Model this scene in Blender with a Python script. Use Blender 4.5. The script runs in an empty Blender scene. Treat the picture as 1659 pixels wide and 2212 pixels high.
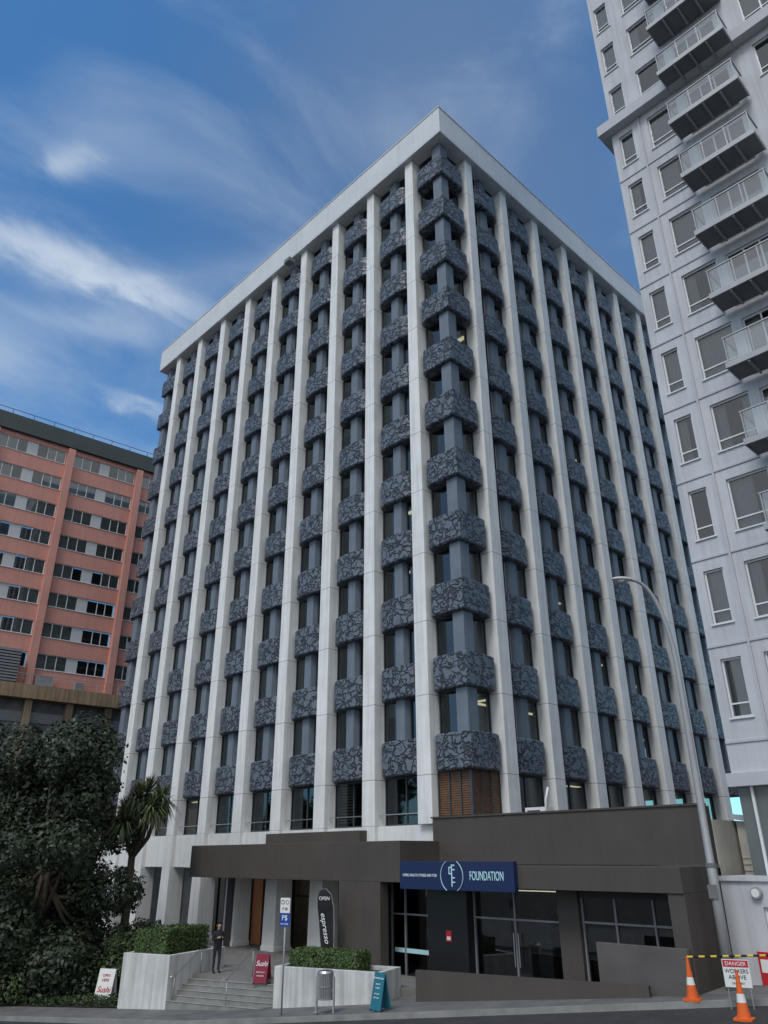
import bpy, bmesh, math, random
import numpy as np
from mathutils import Matrix, Vector, Euler
random.seed(7); rng=np.random.default_rng(7)
S=bpy.context.scene
col=S.collection
R=math.radians
CAM=(20.87,-25.03,5.3)
C20,S20=math.cos(R(20)),math.sin(R(20))
def W(e,g,z=0): return (e*C20+g*S20, e*S20-g*C20, z)
def gz(e):
    e=max(-45,min(30,e))
    return .35+(.095 if e>-8.1 else .05)*(e+8.1)

# ---------------------------------------------------------------- materials
def newmat(name):
    m=bpy.data.materials.new(name); m.use_nodes=True
    nt=m.node_tree; b=nt.nodes['Principled BSDF']
    return m,nt,b
def N(nt,t,**k):
    n=nt.nodes.new(t)
    for a,v in k.items(): setattr(n,a,v)
    return n
def mat(name,c,rough=.7,var=.15,scale=3,bump=.0,bscale=40,metal=0,streak=0,spec=.4):
    m,nt,b=newmat(name); L=nt.links
    b.inputs['Roughness'].default_value=rough; b.inputs['Metallic'].default_value=metal
    b.inputs['Specular IOR Level'].default_value=spec
    if var==0 and not streak and not bump:
        b.inputs['Base Color'].default_value=(*c,1); return m
    g=N(nt,'ShaderNodeNewGeometry')
    n1=N(nt,'ShaderNodeTexNoise'); n1.inputs['Scale'].default_value=scale; n1.inputs['Detail'].default_value=3
    L.new(g.outputs['Position'],n1.inputs['Vector'])
    rp=N(nt,'ShaderNodeMapRange'); rp.inputs[1].default_value=.3; rp.inputs[2].default_value=.7
    rp.inputs[3].default_value=1-var; rp.inputs[4].default_value=1+var*.6
    L.new(n1.outputs[0],rp.inputs[0])
    out=rp.outputs[0]
    if streak:
        mp2=N(nt,'ShaderNodeMapping'); mp2.inputs['Scale'].default_value=(3.2,3.2,.16)
        L.new(g.outputs['Position'],mp2.inputs[0])
        n2=N(nt,'ShaderNodeTexNoise'); n2.inputs['Scale'].default_value=1.6; n2.inputs['Detail'].default_value=4
        L.new(mp2.outputs[0],n2.inputs['Vector'])
        r2=N(nt,'ShaderNodeMapRange'); r2.inputs[1].default_value=.42; r2.inputs[2].default_value=.68
        r2.inputs[3].default_value=1; r2.inputs[4].default_value=1-streak
        L.new(n2.outputs[0],r2.inputs[0])
        mu=N(nt,'ShaderNodeMath',operation='MULTIPLY'); L.new(out,mu.inputs[0]); L.new(r2.outputs[0],mu.inputs[1]); out=mu.outputs[0]
    vm=N(nt,'ShaderNodeVectorMath',operation='SCALE'); vm.inputs[0].default_value=c
    L.new(out,vm.inputs['Scale']); L.new(vm.outputs[0],b.inputs['Base Color'])
    if bump:
        n3=N(nt,'ShaderNodeTexNoise'); n3.inputs['Scale'].default_value=bscale; n3.inputs['Detail'].default_value=2
        L.new(g.outputs['Position'],n3.inputs['Vector'])
        bp=N(nt,'ShaderNodeBump'); bp.inputs['Strength'].default_value=bump; bp.inputs['Distance'].default_value=.02
        L.new(n3.outputs[0],bp.inputs['Height']); L.new(bp.outputs[0],b.inputs['Normal'])
    return m
def emis(name,c,s):
    m,nt,b=newmat(name); b.inputs['Base Color'].default_value=(*c,1)
    b.inputs['Emission Color'].default_value=(*c,1); b.inputs['Emission Strength'].default_value=s
    return m
def glassmat(name,tint,base=.05,refl=(1,1,1),bump=.1):
    m=bpy.data.materials.new(name); m.use_nodes=True; nt=m.node_tree; nt.nodes.clear(); L=nt.links
    o=N(nt,'ShaderNodeOutputMaterial'); t=N(nt,'ShaderNodeBsdfTransparent'); t.inputs[0].default_value=(*tint,1)
    g=N(nt,'ShaderNodeBsdfGlossy'); g.inputs['Roughness'].default_value=.03; g.inputs[0].default_value=(*refl,1)
    f=N(nt,'ShaderNodeFresnel'); f.inputs[0].default_value=1.5
    a=N(nt,'ShaderNodeMath',operation='ADD'); a.inputs[1].default_value=base; L.new(f.outputs[0],a.inputs[0])
    if bump:
        geo=N(nt,'ShaderNodeNewGeometry'); nz=N(nt,'ShaderNodeTexNoise'); nz.inputs['Scale'].default_value=.9; nz.inputs['Detail'].default_value=1
        L.new(geo.outputs['Position'],nz.inputs['Vector']); bp=N(nt,'ShaderNodeBump'); bp.inputs['Strength'].default_value=bump; bp.inputs['Distance'].default_value=.03
        L.new(nz.outputs[0],bp.inputs['Height']); L.new(bp.outputs[0],g.inputs['Normal'])
    mx=N(nt,'ShaderNodeMixShader'); L.new(a.outputs[0],mx.inputs[0]); L.new(t.outputs[0],mx.inputs[1]); L.new(g.outputs[0],mx.inputs[2])
    L.new(mx.outputs[0],o.inputs[0]); return m
M_white=mat('white_painted_concrete',(.74,.75,.74),.7,.07,1.2,.25,60,streak=.14)
def add_joint(m,z0,step,w,dark,axis=2):
    nt=m.node_tree; L=nt.links; b=nt.nodes['Principled BSDF']
    src=b.inputs['Base Color'].links[0].from_socket
    g=N(nt,'ShaderNodeNewGeometry'); sx=N(nt,'ShaderNodeSeparateXYZ'); L.new(g.outputs['Position'],sx.inputs[0])
    a=N(nt,'ShaderNodeMath',operation='SUBTRACT'); a.inputs[1].default_value=z0
    if axis==2: L.new(sx.outputs[2],a.inputs[0])
    else:
        s=N(nt,'ShaderNodeMath',operation='ADD'); L.new(sx.outputs[0],s.inputs[0]); L.new(sx.outputs[1],s.inputs[1]); L.new(s.outputs[0],a.inputs[0])
    d=N(nt,'ShaderNodeMath',operation='FLOORED_MODULO'); L.new(a.outputs[0],d.inputs[0]); d.inputs[1].default_value=step
    l=N(nt,'ShaderNodeMath',operation='LESS_THAN'); L.new(d.outputs[0],l.inputs[0]); l.inputs[1].default_value=w
    mx=N(nt,'ShaderNodeMix',data_type='RGBA'); L.new(l.outputs[0],mx.inputs[0]); L.new(src,mx.inputs[6]); mx.inputs[7].default_value=(*dark,1)
    L.new(mx.outputs[2],b.inputs['Base Color'])
SP=3.5; W0=32.5; D0=25.5; Z0=8.55; FH=3.36; SH=1.5; SOF=44.9
M_pil=mat('white_pilaster_concrete',(.80,.81,.80),.7,.07,1.4,.25,60,streak=.16)
add_joint(M_pil,Z0-FH-.12,FH,.03,(.3,.31,.32))
M_parapet=mat('parapet_cladding',(.66,.68,.69),.5,.05,.6,streak=.06)
add_joint(M_parapet,0,3.5,.025,(.4,.41,.42),axis=0)
# sculpted spandrel: jigsaw-like ridges
M_span,nt,b=newmat('sculpted_blue_grey_panel'); L=nt.links
b.inputs['Roughness'].default_value=.45
g=N(nt,'ShaderNodeNewGeometry')
nd=N(nt,'ShaderNodeTexNoise'); nd.inputs['Scale'].default_value=2.6; nd.inputs['Detail'].default_value=1.5; L.new(g.outputs['Position'],nd.inputs['Vector'])
sb=N(nt,'ShaderNodeVectorMath',operation='SUBTRACT'); L.new(nd.outputs[1],sb.inputs[0]); sb.inputs[1].default_value=(.5,.5,.5)
sc_=N(nt,'ShaderNodeVectorMath',operation='SCALE'); sc_.inputs['Scale'].default_value=.75; L.new(sb.outputs[0],sc_.inputs[0])
ad=N(nt,'ShaderNodeVectorMath',operation='ADD'); L.new(g.outputs['Position'],ad.inputs[0]); L.new(sc_.outputs[0],ad.inputs[1])
mp=N(nt,'ShaderNodeMapping'); mp.inputs['Scale'].default_value=(1,1,1.5); L.new(ad.outputs[0],mp.inputs[0])
vo=N(nt,'ShaderNodeTexVoronoi',feature='DISTANCE_TO_EDGE'); vo.inputs['Scale'].default_value=1.75; L.new(mp.outputs[0],vo.inputs['Vector'])
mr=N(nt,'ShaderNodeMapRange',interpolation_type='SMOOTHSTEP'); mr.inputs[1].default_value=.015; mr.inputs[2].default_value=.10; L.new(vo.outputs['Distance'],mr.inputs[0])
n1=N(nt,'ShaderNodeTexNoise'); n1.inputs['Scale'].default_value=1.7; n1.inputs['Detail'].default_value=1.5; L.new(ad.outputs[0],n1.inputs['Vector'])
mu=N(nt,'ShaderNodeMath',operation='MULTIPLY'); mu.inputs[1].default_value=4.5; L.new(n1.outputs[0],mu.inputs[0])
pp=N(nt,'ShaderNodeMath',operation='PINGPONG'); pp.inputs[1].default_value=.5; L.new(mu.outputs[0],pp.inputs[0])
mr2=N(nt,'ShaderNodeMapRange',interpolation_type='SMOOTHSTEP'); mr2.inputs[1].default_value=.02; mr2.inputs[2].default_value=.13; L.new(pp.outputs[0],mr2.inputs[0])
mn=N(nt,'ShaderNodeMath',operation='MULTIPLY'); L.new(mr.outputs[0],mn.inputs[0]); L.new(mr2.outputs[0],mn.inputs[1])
# cells at different heights for stepped relief
vc=N(nt,'ShaderNodeTexVoronoi'); vc.inputs['Scale'].default_value=1.75; L.new(mp.outputs[0],vc.inputs['Vector'])
sv=N(nt,'ShaderNodeSeparateXYZ'); L.new(vc.outputs['Color'],sv.inputs[0])
hh=N(nt,'ShaderNodeMath',operation='MULTIPLY_ADD'); L.new(sv.outputs[0],hh.inputs[0]); hh.inputs[1].default_value=.45; L.new(mn.outputs[0],hh.inputs[2])
bp=N(nt,'ShaderNodeBump'); bp.inputs['Strength'].default_value=1; bp.inputs['Distance'].default_value=.10; L.new(hh.outputs[0],bp.inputs['Height'])
L.new(bp.outputs[0],b.inputs['Normal'])
rp=N(nt,'ShaderNodeMix',data_type='RGBA'); rp.inputs[6].default_value=(.038,.046,.058,1); rp.inputs[7].default_value=(.130,.155,.19,1)  # groove shade painted in: base colour goes darker along the relief lines
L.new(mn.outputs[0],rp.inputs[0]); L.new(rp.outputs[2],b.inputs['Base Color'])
M_panel=mat('blue_grey_panel_paint',(.165,.195,.235),.5,.1,1.5,streak=.1)
M_frame=mat('dark_window_frame',(.06,.066,.075),.4,0)
M_sill=mat('aluminium_sill',(.5,.51,.52),.4,0)
M_glass=glassmat('office_glass',(.42,.47,.43),.045,(.8,.9,1),.18)
M_glass2=glassmat('clear_glass',(.55,.6,.6),.06,bump=0.05)
M_rail=glassmat('balcony_glass',(.72,.8,.8),.14,bump=0)
M_blind=mat('vertical_blind',(.35,.36,.36),.8,0)
M_wood=mat('timber_blind',(.17,.09,.052),.5,.3,6)
M_slab=mat('interior_ceiling',(.42,.42,.40),.8,0)
M_core=mat('interior_wall',(.2,.2,.19),.8,.3,.7)
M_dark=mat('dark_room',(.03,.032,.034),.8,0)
M_lamp=emis('ceiling_light_emission',(1,.9,.62),1.1)
M_brown=mat('dark_brown_render',(.078,.068,.060),.75,.1,.8,.2,50,streak=.08)
M_brown2=mat('darker_brown_render',(.035,.03,.028),.6,0)
M_black=mat('black_cladding',(.014,.014,.016),.35,0)
M_planter=mat('white_rendered_wall',(.60,.61,.60),.8,.12,1.6,.4,40,streak=.28)
M_pave=mat('paving_concrete',(.15,.15,.148),.85,.25,1.2,.4,60)
M_plaza=mat('plaza_paving',(.2,.195,.185),.8,.2,1.5,.3,50)
M_asph=mat('asphalt',(.05,.05,.052),.9,.25,2,.8,90)
M_kerb=mat('kerb_concrete',(.25,.25,.24),.85,.2,2,.3,40)
M_soil=mat('ground_soil',(.05,.048,.035),.95,.3,.6,.5,10)
M_step=mat('step_stone',(.24,.24,.23),.8,.2,3,.3,60)
M_steel=mat('brushed_steel',(.5,.5,.51),.35,0,metal=.8)
M_galv=mat('galvanised_steel',(.36,.37,.38),.5,.06,3,metal=.3)
M_tower=mat('tower_render',(.56,.57,.60),.8,.08,.7,.4,30,streak=.14)
M_tower2=mat('tower_band',(.50,.51,.54),.8,.06,.7,.2,30)
M_wframe=mat('white_window_frame',(.72,.73,.74),.4,0)
M_curt=mat('curtain',(.55,.56,.57),.9,0)
M_slabb=mat('balcony_concrete',(.17,.18,.19),.7,.15,1.5)
M_pink=mat('salmon_render',(.60,.285,.235),.8,.08,.5,.2,20,streak=.1)
M_pinkd=mat('salmon_pilaster',(.62,.30,.245),.8,.08,.5,streak=.1)
M_roofd=mat('dark_roof_cladding',(.055,.07,.07),.6,.1,.6)
M_ochre=mat('ochre_concrete',(.30,.215,.135),.85,.25,.6,.3,10,streak=.4)
M_louv=mat('grey_louvre',(.22,.23,.25),.5,.1)
M_cream=mat('cream_cladding',(.58,.55,.48),.7,.08)
M_navy=mat('navy_sign_panel',(.010,.022,.085),.35,0)
M_text=mat('sign_lettering_white',(.8,.85,.88),.5,0)
M_textc=mat('sign_lettering_pale_blue',(.5,.78,.85),.5,0)
M_red=mat('crimson_sign',(.22,.012,.035),.45,0)
M_redt=mat('red_lettering',(.5,.02,.03),.5,0)
M_wsign=mat('white_sign_face',(.75,.76,.75),.5,0)
M_blue=mat('blue_sign_face',(.01,.06,.35),.4,0)
M_teal=mat('teal_board',(.02,.16,.22),.45,.1)
M_blk=mat('black_fabric',(.012,.012,.014),.8,0)
M_orange=mat('cone_orange',(.75,.13,.02),.5,.1)
M_refl=mat('reflective_white',(.75,.75,.72),.4,.05)
M_yel=mat('yellow_tape',(.7,.5,.03),.5,0)
M_bark=mat('bark',(.07,.055,.04),.95,.35,5,.8,20)
def leafmat(name,c0,c1,rough=.55):
    m,nt,b=newmat(name); L=nt.links; b.inputs['Roughness'].default_value=rough
    g=N(nt,'ShaderNodeNewGeometry')
    n=N(nt,'ShaderNodeTexNoise'); n.inputs['Scale'].default_value=.9; n.inputs['Detail'].default_value=1; L.new(g.outputs['Position'],n.inputs['Vector'])
    a=N(nt,'ShaderNodeMath',operation='ADD'); L.new(g.outputs['Random Per Island'],a.inputs[0]); L.new(n.outputs[0],a.inputs[1])
    mr=N(nt,'ShaderNodeMapRange'); mr.inputs[1].default_value=.35; mr.inputs[2].default_value=1.35; L.new(a.outputs[0],mr.inputs[0])
    mx=N(nt,'ShaderNodeMix',data_type='RGBA'); mx.inputs[6].default_value=(*c0,1); mx.inputs[7].default_value=(*c1,1)
    L.new(mr.outputs[0],mx.inputs[0]); L.new(mx.outputs[2],b.inputs['Base Color']); return m
M_leaf=leafmat('dark_evergreen_leaves',(.010,.019,.010),(.038,.06,.028))
M_leaf2=leafmat('shrub_leaves',(.018,.032,.012),(.055,.09,.03))
M_hedge=leafmat('hedge_leaves',(.025,.05,.015),(.085,.14,.04))
M_palm=leafmat('strap_leaves',(.03,.045,.015),(.12,.15,.06))
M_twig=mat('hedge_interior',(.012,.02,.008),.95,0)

# ---------------------------------------------------------------- mesh helpers
class MB:
    def __init__(s): s.v=[];s.f=[];s.m=[]
    def add(s,vs,fs,m=0):
        o=len(s.v); s.v+= [tuple(v) for v in vs]; s.f+=[tuple(i+o for i in f) for f in fs]; s.m+=[m]*len(fs)
    def box(s,x0,x1,y0,y1,z0,z1,m=0):
        s.add([(x0,y0,z0),(x1,y0,z0),(x1,y1,z0),(x0,y1,z0),(x0,y0,z1),(x1,y0,z1),(x1,y1,z1),(x0,y1,z1)],
              [(0,3,2,1),(4,5,6,7),(0,1,5,4),(1,2,6,5),(2,3,7,6),(3,0,4,7)],m)
    def quad(s,p,m=0): s.add(p,[tuple(range(len(p)))],m)
    def prism(s,poly,z0,z1,m=0,top=None):
        n=len(poly); tp=top or poly
        s.add([(x,y,z0) for x,y in poly]+[(x,y,z1) for x,y in tp],
              [tuple(reversed(range(n))),tuple(range(n,2*n))]+[(i,(i+1)%n,n+(i+1)%n,n+i) for i in range(n)],m)
    def cyl(s,p0,p1,r0,r1=None,n=12,m=0,cap=True):
        r1=r0 if r1 is None else r1
        p0=Vector(p0);p1=Vector(p1);d=(p1-p0).normalized()
        a=Vector((0,0,1)) if abs(d.z)<.9 else Vector((1,0,0)); u=d.cross(a).normalized(); w=d.cross(u)
        vs=[];
        for p,r in((p0,r0),(p1,r1)):
            for i in range(n):
                t=2*math.pi*i/n; vs.append(p+u*r*math.cos(t)+w*r*math.sin(t))
        fs=[(i,n+i,n+(i+1)%n,(i+1)%n) for i in range(n)]
        if cap: fs+=[tuple(range(n)),tuple(reversed(range(n,2*n)))]
        s.add(vs,fs,m)
    def tube(s,pts,rs,n=10,m=0):
        pts=[Vector(p) for p in pts]; u=None; vs=[]; k=len(pts)
        for i,p in enumerate(pts):
            d=(pts[min(i+1,k-1)]-pts[max(i-1,0)]).normalized()
            if u is None:
                a=Vector((1,0,0)) if abs(d.x)<.9 else Vector((0,1,0)); u=(a-d*a.dot(d)).normalized()
            else: u=(u-d*u.dot(d)).normalized()
            w=d.cross(u)
            for j in range(n):
                t=2*math.pi*j/n; vs.append(p+u*rs[i]*math.cos(t)+w*rs[i]*math.sin(t))
        fs=[(i*n+j,i*n+(j+1)%n,(i+1)*n+(j+1)%n,(i+1)*n+j) for i in range(k-1) for j in range(n)]
        fs+=[tuple(reversed(range(n))),tuple(range((k-1)*n,k*n))]
        s.add(vs,fs,m)
    def xf(s,M): s.v=[tuple(M@Vector(v)) for v in s.v]; return s
    def mesh(s,name,mats,smooth=False):
        me=bpy.data.meshes.new(name); me.from_pydata(s.v,[],s.f)
        for m in mats: me.materials.append(m)
        if len(mats)>1: me.polygons.foreach_set('material_index',s.m)
        if smooth: me.polygons.foreach_set('use_smooth',[True]*len(me.polygons))
        me.update(); return me
def root(name,label,cat,loc=(0,0,0),rz=0,group=None):
    o=bpy.data.objects.new(name,None); o.empty_display_size=.3; o.location=loc; o.rotation_euler=(0,0,R(rz)); col.objects.link(o)
    o['label']=label; o['category']=cat
    if group: o['group']=group
    return o
def obj(name,me,parent=None,loc=(0,0,0),rot=(0,0,0),label=None,kind=None,bevel=0):
    o=bpy.data.objects.new(name,me); col.objects.link(o); o.location=loc; o.rotation_euler=rot
    if parent: o.parent=parent
    if label: o['label']=label
    if kind: o['kind']=kind
    if bevel:
        b=o.modifiers.new('bevel','BEVEL'); b.width=bevel; b.segments=2; b.limit_method='ANGLE'
    return o
def boxes(name,bl,m,parent,bevel=0):
    for b_ in bl:
        mb=MB(); mb.box(*b_); obj(name,mb.mesh(name,[m]),parent,bevel=bevel)
def top(name,me,label,cat,**k):
    o=obj(name,me,**k); o['label']=label; o['category']=cat; return o
def text(name,body,size,loc,rz,m,parent=None,align='CENTER',sx=1,rot=None,ext=.006,shear=0,label=None):
    cu=bpy.data.curves.new(name,'FONT'); cu.body=body; cu.size=size; cu.align_x=align; cu.align_y='CENTER'; cu.extrude=ext; cu.shear=shear
    o=bpy.data.objects.new(name,cu); col.objects.link(o)
    dg=bpy.context.evaluated_depsgraph_get(); me=bpy.data.meshes.new_from_object(o.evaluated_get(dg))
    bpy.data.objects.remove(o); me.materials.clear(); me.materials.append(m)
    t=obj(name,me,parent,loc,rot or (R(90),0,R(rz)),label); t.scale=(sx,1,1); return t
def merge(insts,name):
    bm=bmesh.new(); mats=None
    for me,Mx in insts:
        if mats is None: mats=list(me.materials)
        b2=bmesh.new(); b2.from_mesh(me); b2.transform(Mx); tmp=bpy.data.meshes.new('t'); b2.to_mesh(tmp); b2.free()
        bm.from_mesh(tmp); bpy.data.meshes.remove(tmp)
    out=bpy.data.meshes.new(name); bm.to_mesh(out); bm.free()
    for m in mats: out.materials.append(m)
    return out
def scatter(name,items,parent):
    items.sort(key=lambda t:(Vector(t[1])-Vector(CAM)).length)
    for me,loc,rz in items[:100]: obj(name,me,parent,loc,(0,0,rz))
    rest=items[100:]
    if rest:
        groups=[(me,Matrix.Translation(loc)@Matrix.Rotation(rz,4,'Z')) for me,loc,rz in rest]
        obj(name,merge(groups,name+'_rest'),parent,kind='stuff')

# ================================================================ MAIN BUILDING
B=root('office_building','eleven-storey white and slate-blue office tower with sculpted spandrel panels','office building')
LX=[-2.25-SP*i for i in range(9)]; RY=[2.25+SP*i for i in range(7)]
LB=[-4.0-SP*i for i in range(8)]; RB=[4.0+SP*i for i in range(6)]
def pil_mesh(w0,w1,z0,z1,yf,yb):
    mb=MB(); mb.prism([(-w0/2,yf),(w0/2,yf),(w0/2,yb),(-w0/2,yb)],z0,z1,0,[(-w1/2,yf+.03),(w1/2,yf+.03),(w1/2,yb),(-w1/2,yb)]); return mb.mesh('pilaster',[M_pil])
pm=pil_mesh(.84,.64,6.5,SOF,-.44,.5)
for x in LX: obj('pilaster',pm,B,(x,0,0),bevel=.03)
for y in RY: obj('pilaster',pm,B,(0,y,0),(0,0,R(90)),bevel=.03)
cm=MB(); cm.prism([(-.5,-.5),(.5,-.5),(.5,.5),(-.5,.5)],1.2,6.5,0,[(-.42,-.44),(.42,-.44),(.42,.5),(-.42,.5)])
cm.box(-.53,.53,-.53,.53,1.2,1.42,0)
cme=cm.mesh('column',[M_white])
for x in LX[1:]+[-W0+.1]: obj('column',cme,B,(x,0,0),bevel=.02)
def bow(n=24,h=1.355,yb=.30,dep=.66,p=3.2):
    pts=[]
    for i in range(n+1):
        a=-math.pi/2+math.pi*i/n
        u=math.copysign(abs(math.sin(a))**(.7),math.sin(a))
        y=yb-dep*(1-abs(u)**p)**.5 if abs(u)<1 else yb
        pts.append((u*h,y))
    return pts
def layered(pts,back,name):
    mb=MB(); lay=[(0,.06),(.06,0),(SH-.06,0),(SH,.06)]
    n=len(pts)
    vs=[]
    for z,ins in lay:
        for i,(x,y) in enumerate(pts):
            a=pts[max(0,i-1)]; b=pts[min(n-1,i+1)]; d=Vector((b[0]-a[0],b[1]-a[1])).normalized(); nn=Vector((-d.y,d.x))
            vs.append((x+nn.x*ins,y+nn.y*ins,z))
    fs=[]
    for k in range(3):
        for i in range(n-1): fs.append((k*n+i,k*n+i+1,(k+1)*n+i+1,(k+1)*n+i))
    nb=len(back)
    base=len(vs); vs+= [(x,y,0) for x,y in back]+[(x,y,SH) for x,y in back]
    fs.append(tuple(reversed(list(range(n))+[base+i for i in range(nb)])))
    fs.append(tuple([3*n+i for i in range(n)]+[base+nb+i for i in range(nb)]))
    mb.add(vs,fs)
    return mb.mesh(name,[M_span])
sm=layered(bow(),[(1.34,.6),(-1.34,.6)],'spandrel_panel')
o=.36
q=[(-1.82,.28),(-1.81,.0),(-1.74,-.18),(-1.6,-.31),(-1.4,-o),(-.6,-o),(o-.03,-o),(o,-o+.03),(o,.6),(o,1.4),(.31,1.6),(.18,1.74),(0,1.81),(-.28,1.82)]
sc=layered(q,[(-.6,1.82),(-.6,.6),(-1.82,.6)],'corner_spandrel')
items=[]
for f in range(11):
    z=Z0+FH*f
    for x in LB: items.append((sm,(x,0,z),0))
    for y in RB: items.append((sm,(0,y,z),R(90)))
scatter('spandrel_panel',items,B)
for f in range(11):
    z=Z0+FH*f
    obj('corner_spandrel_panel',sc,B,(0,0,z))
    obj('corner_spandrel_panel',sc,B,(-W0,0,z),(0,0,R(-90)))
    obj('corner_spandrel_panel',sc,B,(0,D0,z),(0,0,R(90)))
mb=MB(); mb.prism([(-.40,.34),(-.27,-.04),(.27,-.04),(.40,.34)],Z0+.3,SOF-.02)
cp=mb.mesh('mullion_panel',[M_panel])
for x in LB: obj('mullion_panel',cp,B,(x,0,0))
for y in RB: obj('mullion_panel',cp,B,(0,y,0),(0,0,R(90)))
mb=MB(); mb.prism([(-.62,.3),(-.5,-.14),(.14,-.14),(.14,.5),(-.3,.62)],Z0+.3,SOF-.02)
cmp_=mb.mesh('corner_mullion_panel',[M_panel])
for loc,r in (((0,0,0),0),((-W0,0,0),-90),((0,D0,0),90)): obj('corner_mullion_panel',cmp_,B,loc,(0,0,R(r)))
WM=[M_glass,M_frame,M_sill,M_blind]
def pane(mb,x0,x1,h,y=.26,blind=0,split=0):
    t=.055
    mb.quad([(x0,y,0),(x1,y,0),(x1,y,h),(x0,y,h)],0)
    for a,b2,c,d in((x0,x0+t,0,h),(x1-t,x1,0,h),(x0+t,x1-t,h-t,h),(x0+t,x1-t,.0,t)): mb.box(a,b2,y-.05,y+.04,c,d,1)
    mb.box(x0,x1,y-.16,y-.055,-.03,.04,2)
    mb.box(x1-.035,x1-.002,y-.09,y-.052,.04,h,2)
    if blind:
        z1=h*(1-blind); k=int((x1-x0)/.09)
        for i in range(k):
            xx=x0+.05+i*(x1-x0-.08)/k
            mb.quad([(xx,y+.12,z1),(xx+.065,y+.15,z1),(xx+.065,y+.15,h),(xx,y+.12,h)],3)
WH=FH-SH
def winmesh(h,b1,b2,w=1.37,c=.38,sp=0):
    mb=MB(); pane(mb,-w,-c,h,blind=b1,split=sp); pane(mb,c,w,h,blind=b2,split=sp); return mb.mesh('window',WM)
wv=[winmesh(WH,0,0),winmesh(WH,0,1),winmesh(WH,.35,0),winmesh(WH,1,0),winmesh(WH,0,0),winmesh(WH,0,.3),winmesh(WH,.6,.6)]
wt=winmesh(SOF-(Z0+10*FH+SH),0,0)
def w1mesh(k):
    mb=MB(); h=2.0
    mb.quad([(-1.36,.3,0),(1.36,.3,0),(1.36,.3,h),(-1.36,.3,h)],0)
    for a,b2,c,d in((-1.36,-1.3,0,h),(1.3,1.36,0,h),(-1.3,1.3,h-.06,h),(-1.3,1.3,0,.06),(-.03,.03,.06,h-.06)): mb.box(a,b2,.25,.34,c,d,1)
    if k==1:
        for i in range(14): mb.box(-1.28,0,.42,.46,.2+i*.13,.27+i*.13,3)
    return mb.mesh('window',WM)
w1=[w1mesh(0),w1mesh(1)]
items=[]
for f in range(11):
    z=Z0+FH*f+SH
    for x in LB: items.append((wt if f==10 else random.choice(wv),(x,0,z),0))
    for y in RB: items.append((wt if f==10 else random.choice(wv),(0,y,z),R(90)))
for i,x in enumerate(LB): items.append((w1[i%3==1],(x,0,6.52),0))
for i,y in enumerate(RB): items.append((w1[i%3==2],(0,y,6.52),R(90)))
scatter('window',items,B)
def cornerwin(h,blind=0,wood=False):
    mb=MB()
    pane(mb,-1.83,-.52,h,blind=blind)
    o2=MB(); pane(o2,.52,1.83,h); o2.xf(Matrix.Rotation(R(90),4,'Z')); vo=len(mb.v)
    mb.v+=o2.v; mb.f+=[tuple(i+vo for i in f) for f in o2.f]; mb.m+=o2.m
    return mb.mesh('corner_window',WM)
cw=cornerwin(WH); cwt=cornerwin(SOF-(Z0+10*FH+SH))
for f in range(11):
    z=Z0+FH*f+SH; m_=cwt if f==10 else cw
    obj('corner_window',m_,B,(0,0,z)); obj('corner_window',m_,B,(-W0,0,z),(0,0,R(-90))); obj('corner_window',m_,B,(0,D0,z),(0,0,R(90)))
mb=MB()
for i in range(22):
    z=6.55+i*.092
    mb.box(-1.83,-.05,.02,.06,z,z+.07,0); 
    mb.box(-.06,-.02,.06,1.83,z,z+.07,0)
for x in (-1.84,-1.22,-.6): mb.box(x,x+.06,-.05,.02,6.5,8.56,1)
for y in (.0,.6,1.22,1.8): mb.box(-.02,.05,y,y+.06,6.5,8.56,1)
mb.box(-.05,.06,-.06,.0,6.5,8.56,1)
obj('corner_window',mb.mesh('corner_window',[M_wood,M_frame]),B,label='corner window with closed timber venetian blinds')
mb=MB()
mb.box(-W0-.2,-1.7,-.2,.5,4.8,6.5); mb.box(-1.7,.25,-.2,.5,5.0,6.5); mb.box(-.5,.25,.5,D0+.2,4.8,6.5)
mb.box(-W0-.2,-W0+.1,.5,D0+.2,4.8,6.5)
obj('wall',mb.mesh('wall',[M_white]),B)
for z in [6.3]+[Z0+FH*f+.04 for f in range(11)]+[4.9]:
    boxes('floor_slab',[(-W0+.5,-.46,.46,D0-.5,z,z+.2)],M_slab,B)
boxes('core_wall',[(-W0+5,-5,5,D0-5,1.2,SOF)]+[(LX[i]-.05,LX[i]+.05,1.2,4.99,6.5,SOF) for i in (1,3,5)],M_core,B)
mb=MB()
for f in range(11):
    z=Z0+FH*f+.02
    for x in LB+[-1.4]:
        if random.random()<(.32 if f<4 else .12):
            yy=random.choice([1.2,2.2,3.0]); mb.box(x-.6,x+.6,yy,yy+.28,z-.02,z)
    for y in RB:
        if random.random()<(.3 if f<5 else .12):
            xx=-random.choice([1.3,2.2,3.1]); mb.box(xx-.28,xx,y-.6,y+.6,z-.02,z)
obj('ceiling_light',mb.mesh('ceiling_light',[M_lamp]),B,kind='stuff')
mb=MB(); ov=.7
mb.box(-W0-ov,ov,-ov,D0+ov,SOF,SOF+.12)
mb.box(-W0-ov,ov,-ov,-ov+.25,SOF+.12,SOF+2.1); mb.box(ov-.25,ov,-ov+.25,D0+ov,SOF+.12,SOF+2.1)
mb.box(-W0-ov,-W0-ov+.25,-ov+.25,D0+ov,SOF+.12,SOF+2.1)
mb.box(-W0-ov-.04,ov+.04,-ov-.04,-ov+.3,SOF+2.1,SOF+2.2); mb.box(ov-.3,ov+.04,-ov+.3,D0+ov,SOF+2.1,SOF+2.2)
obj('parapet',mb.mesh('parapet',[M_parapet]),B,bevel=.02)
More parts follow.
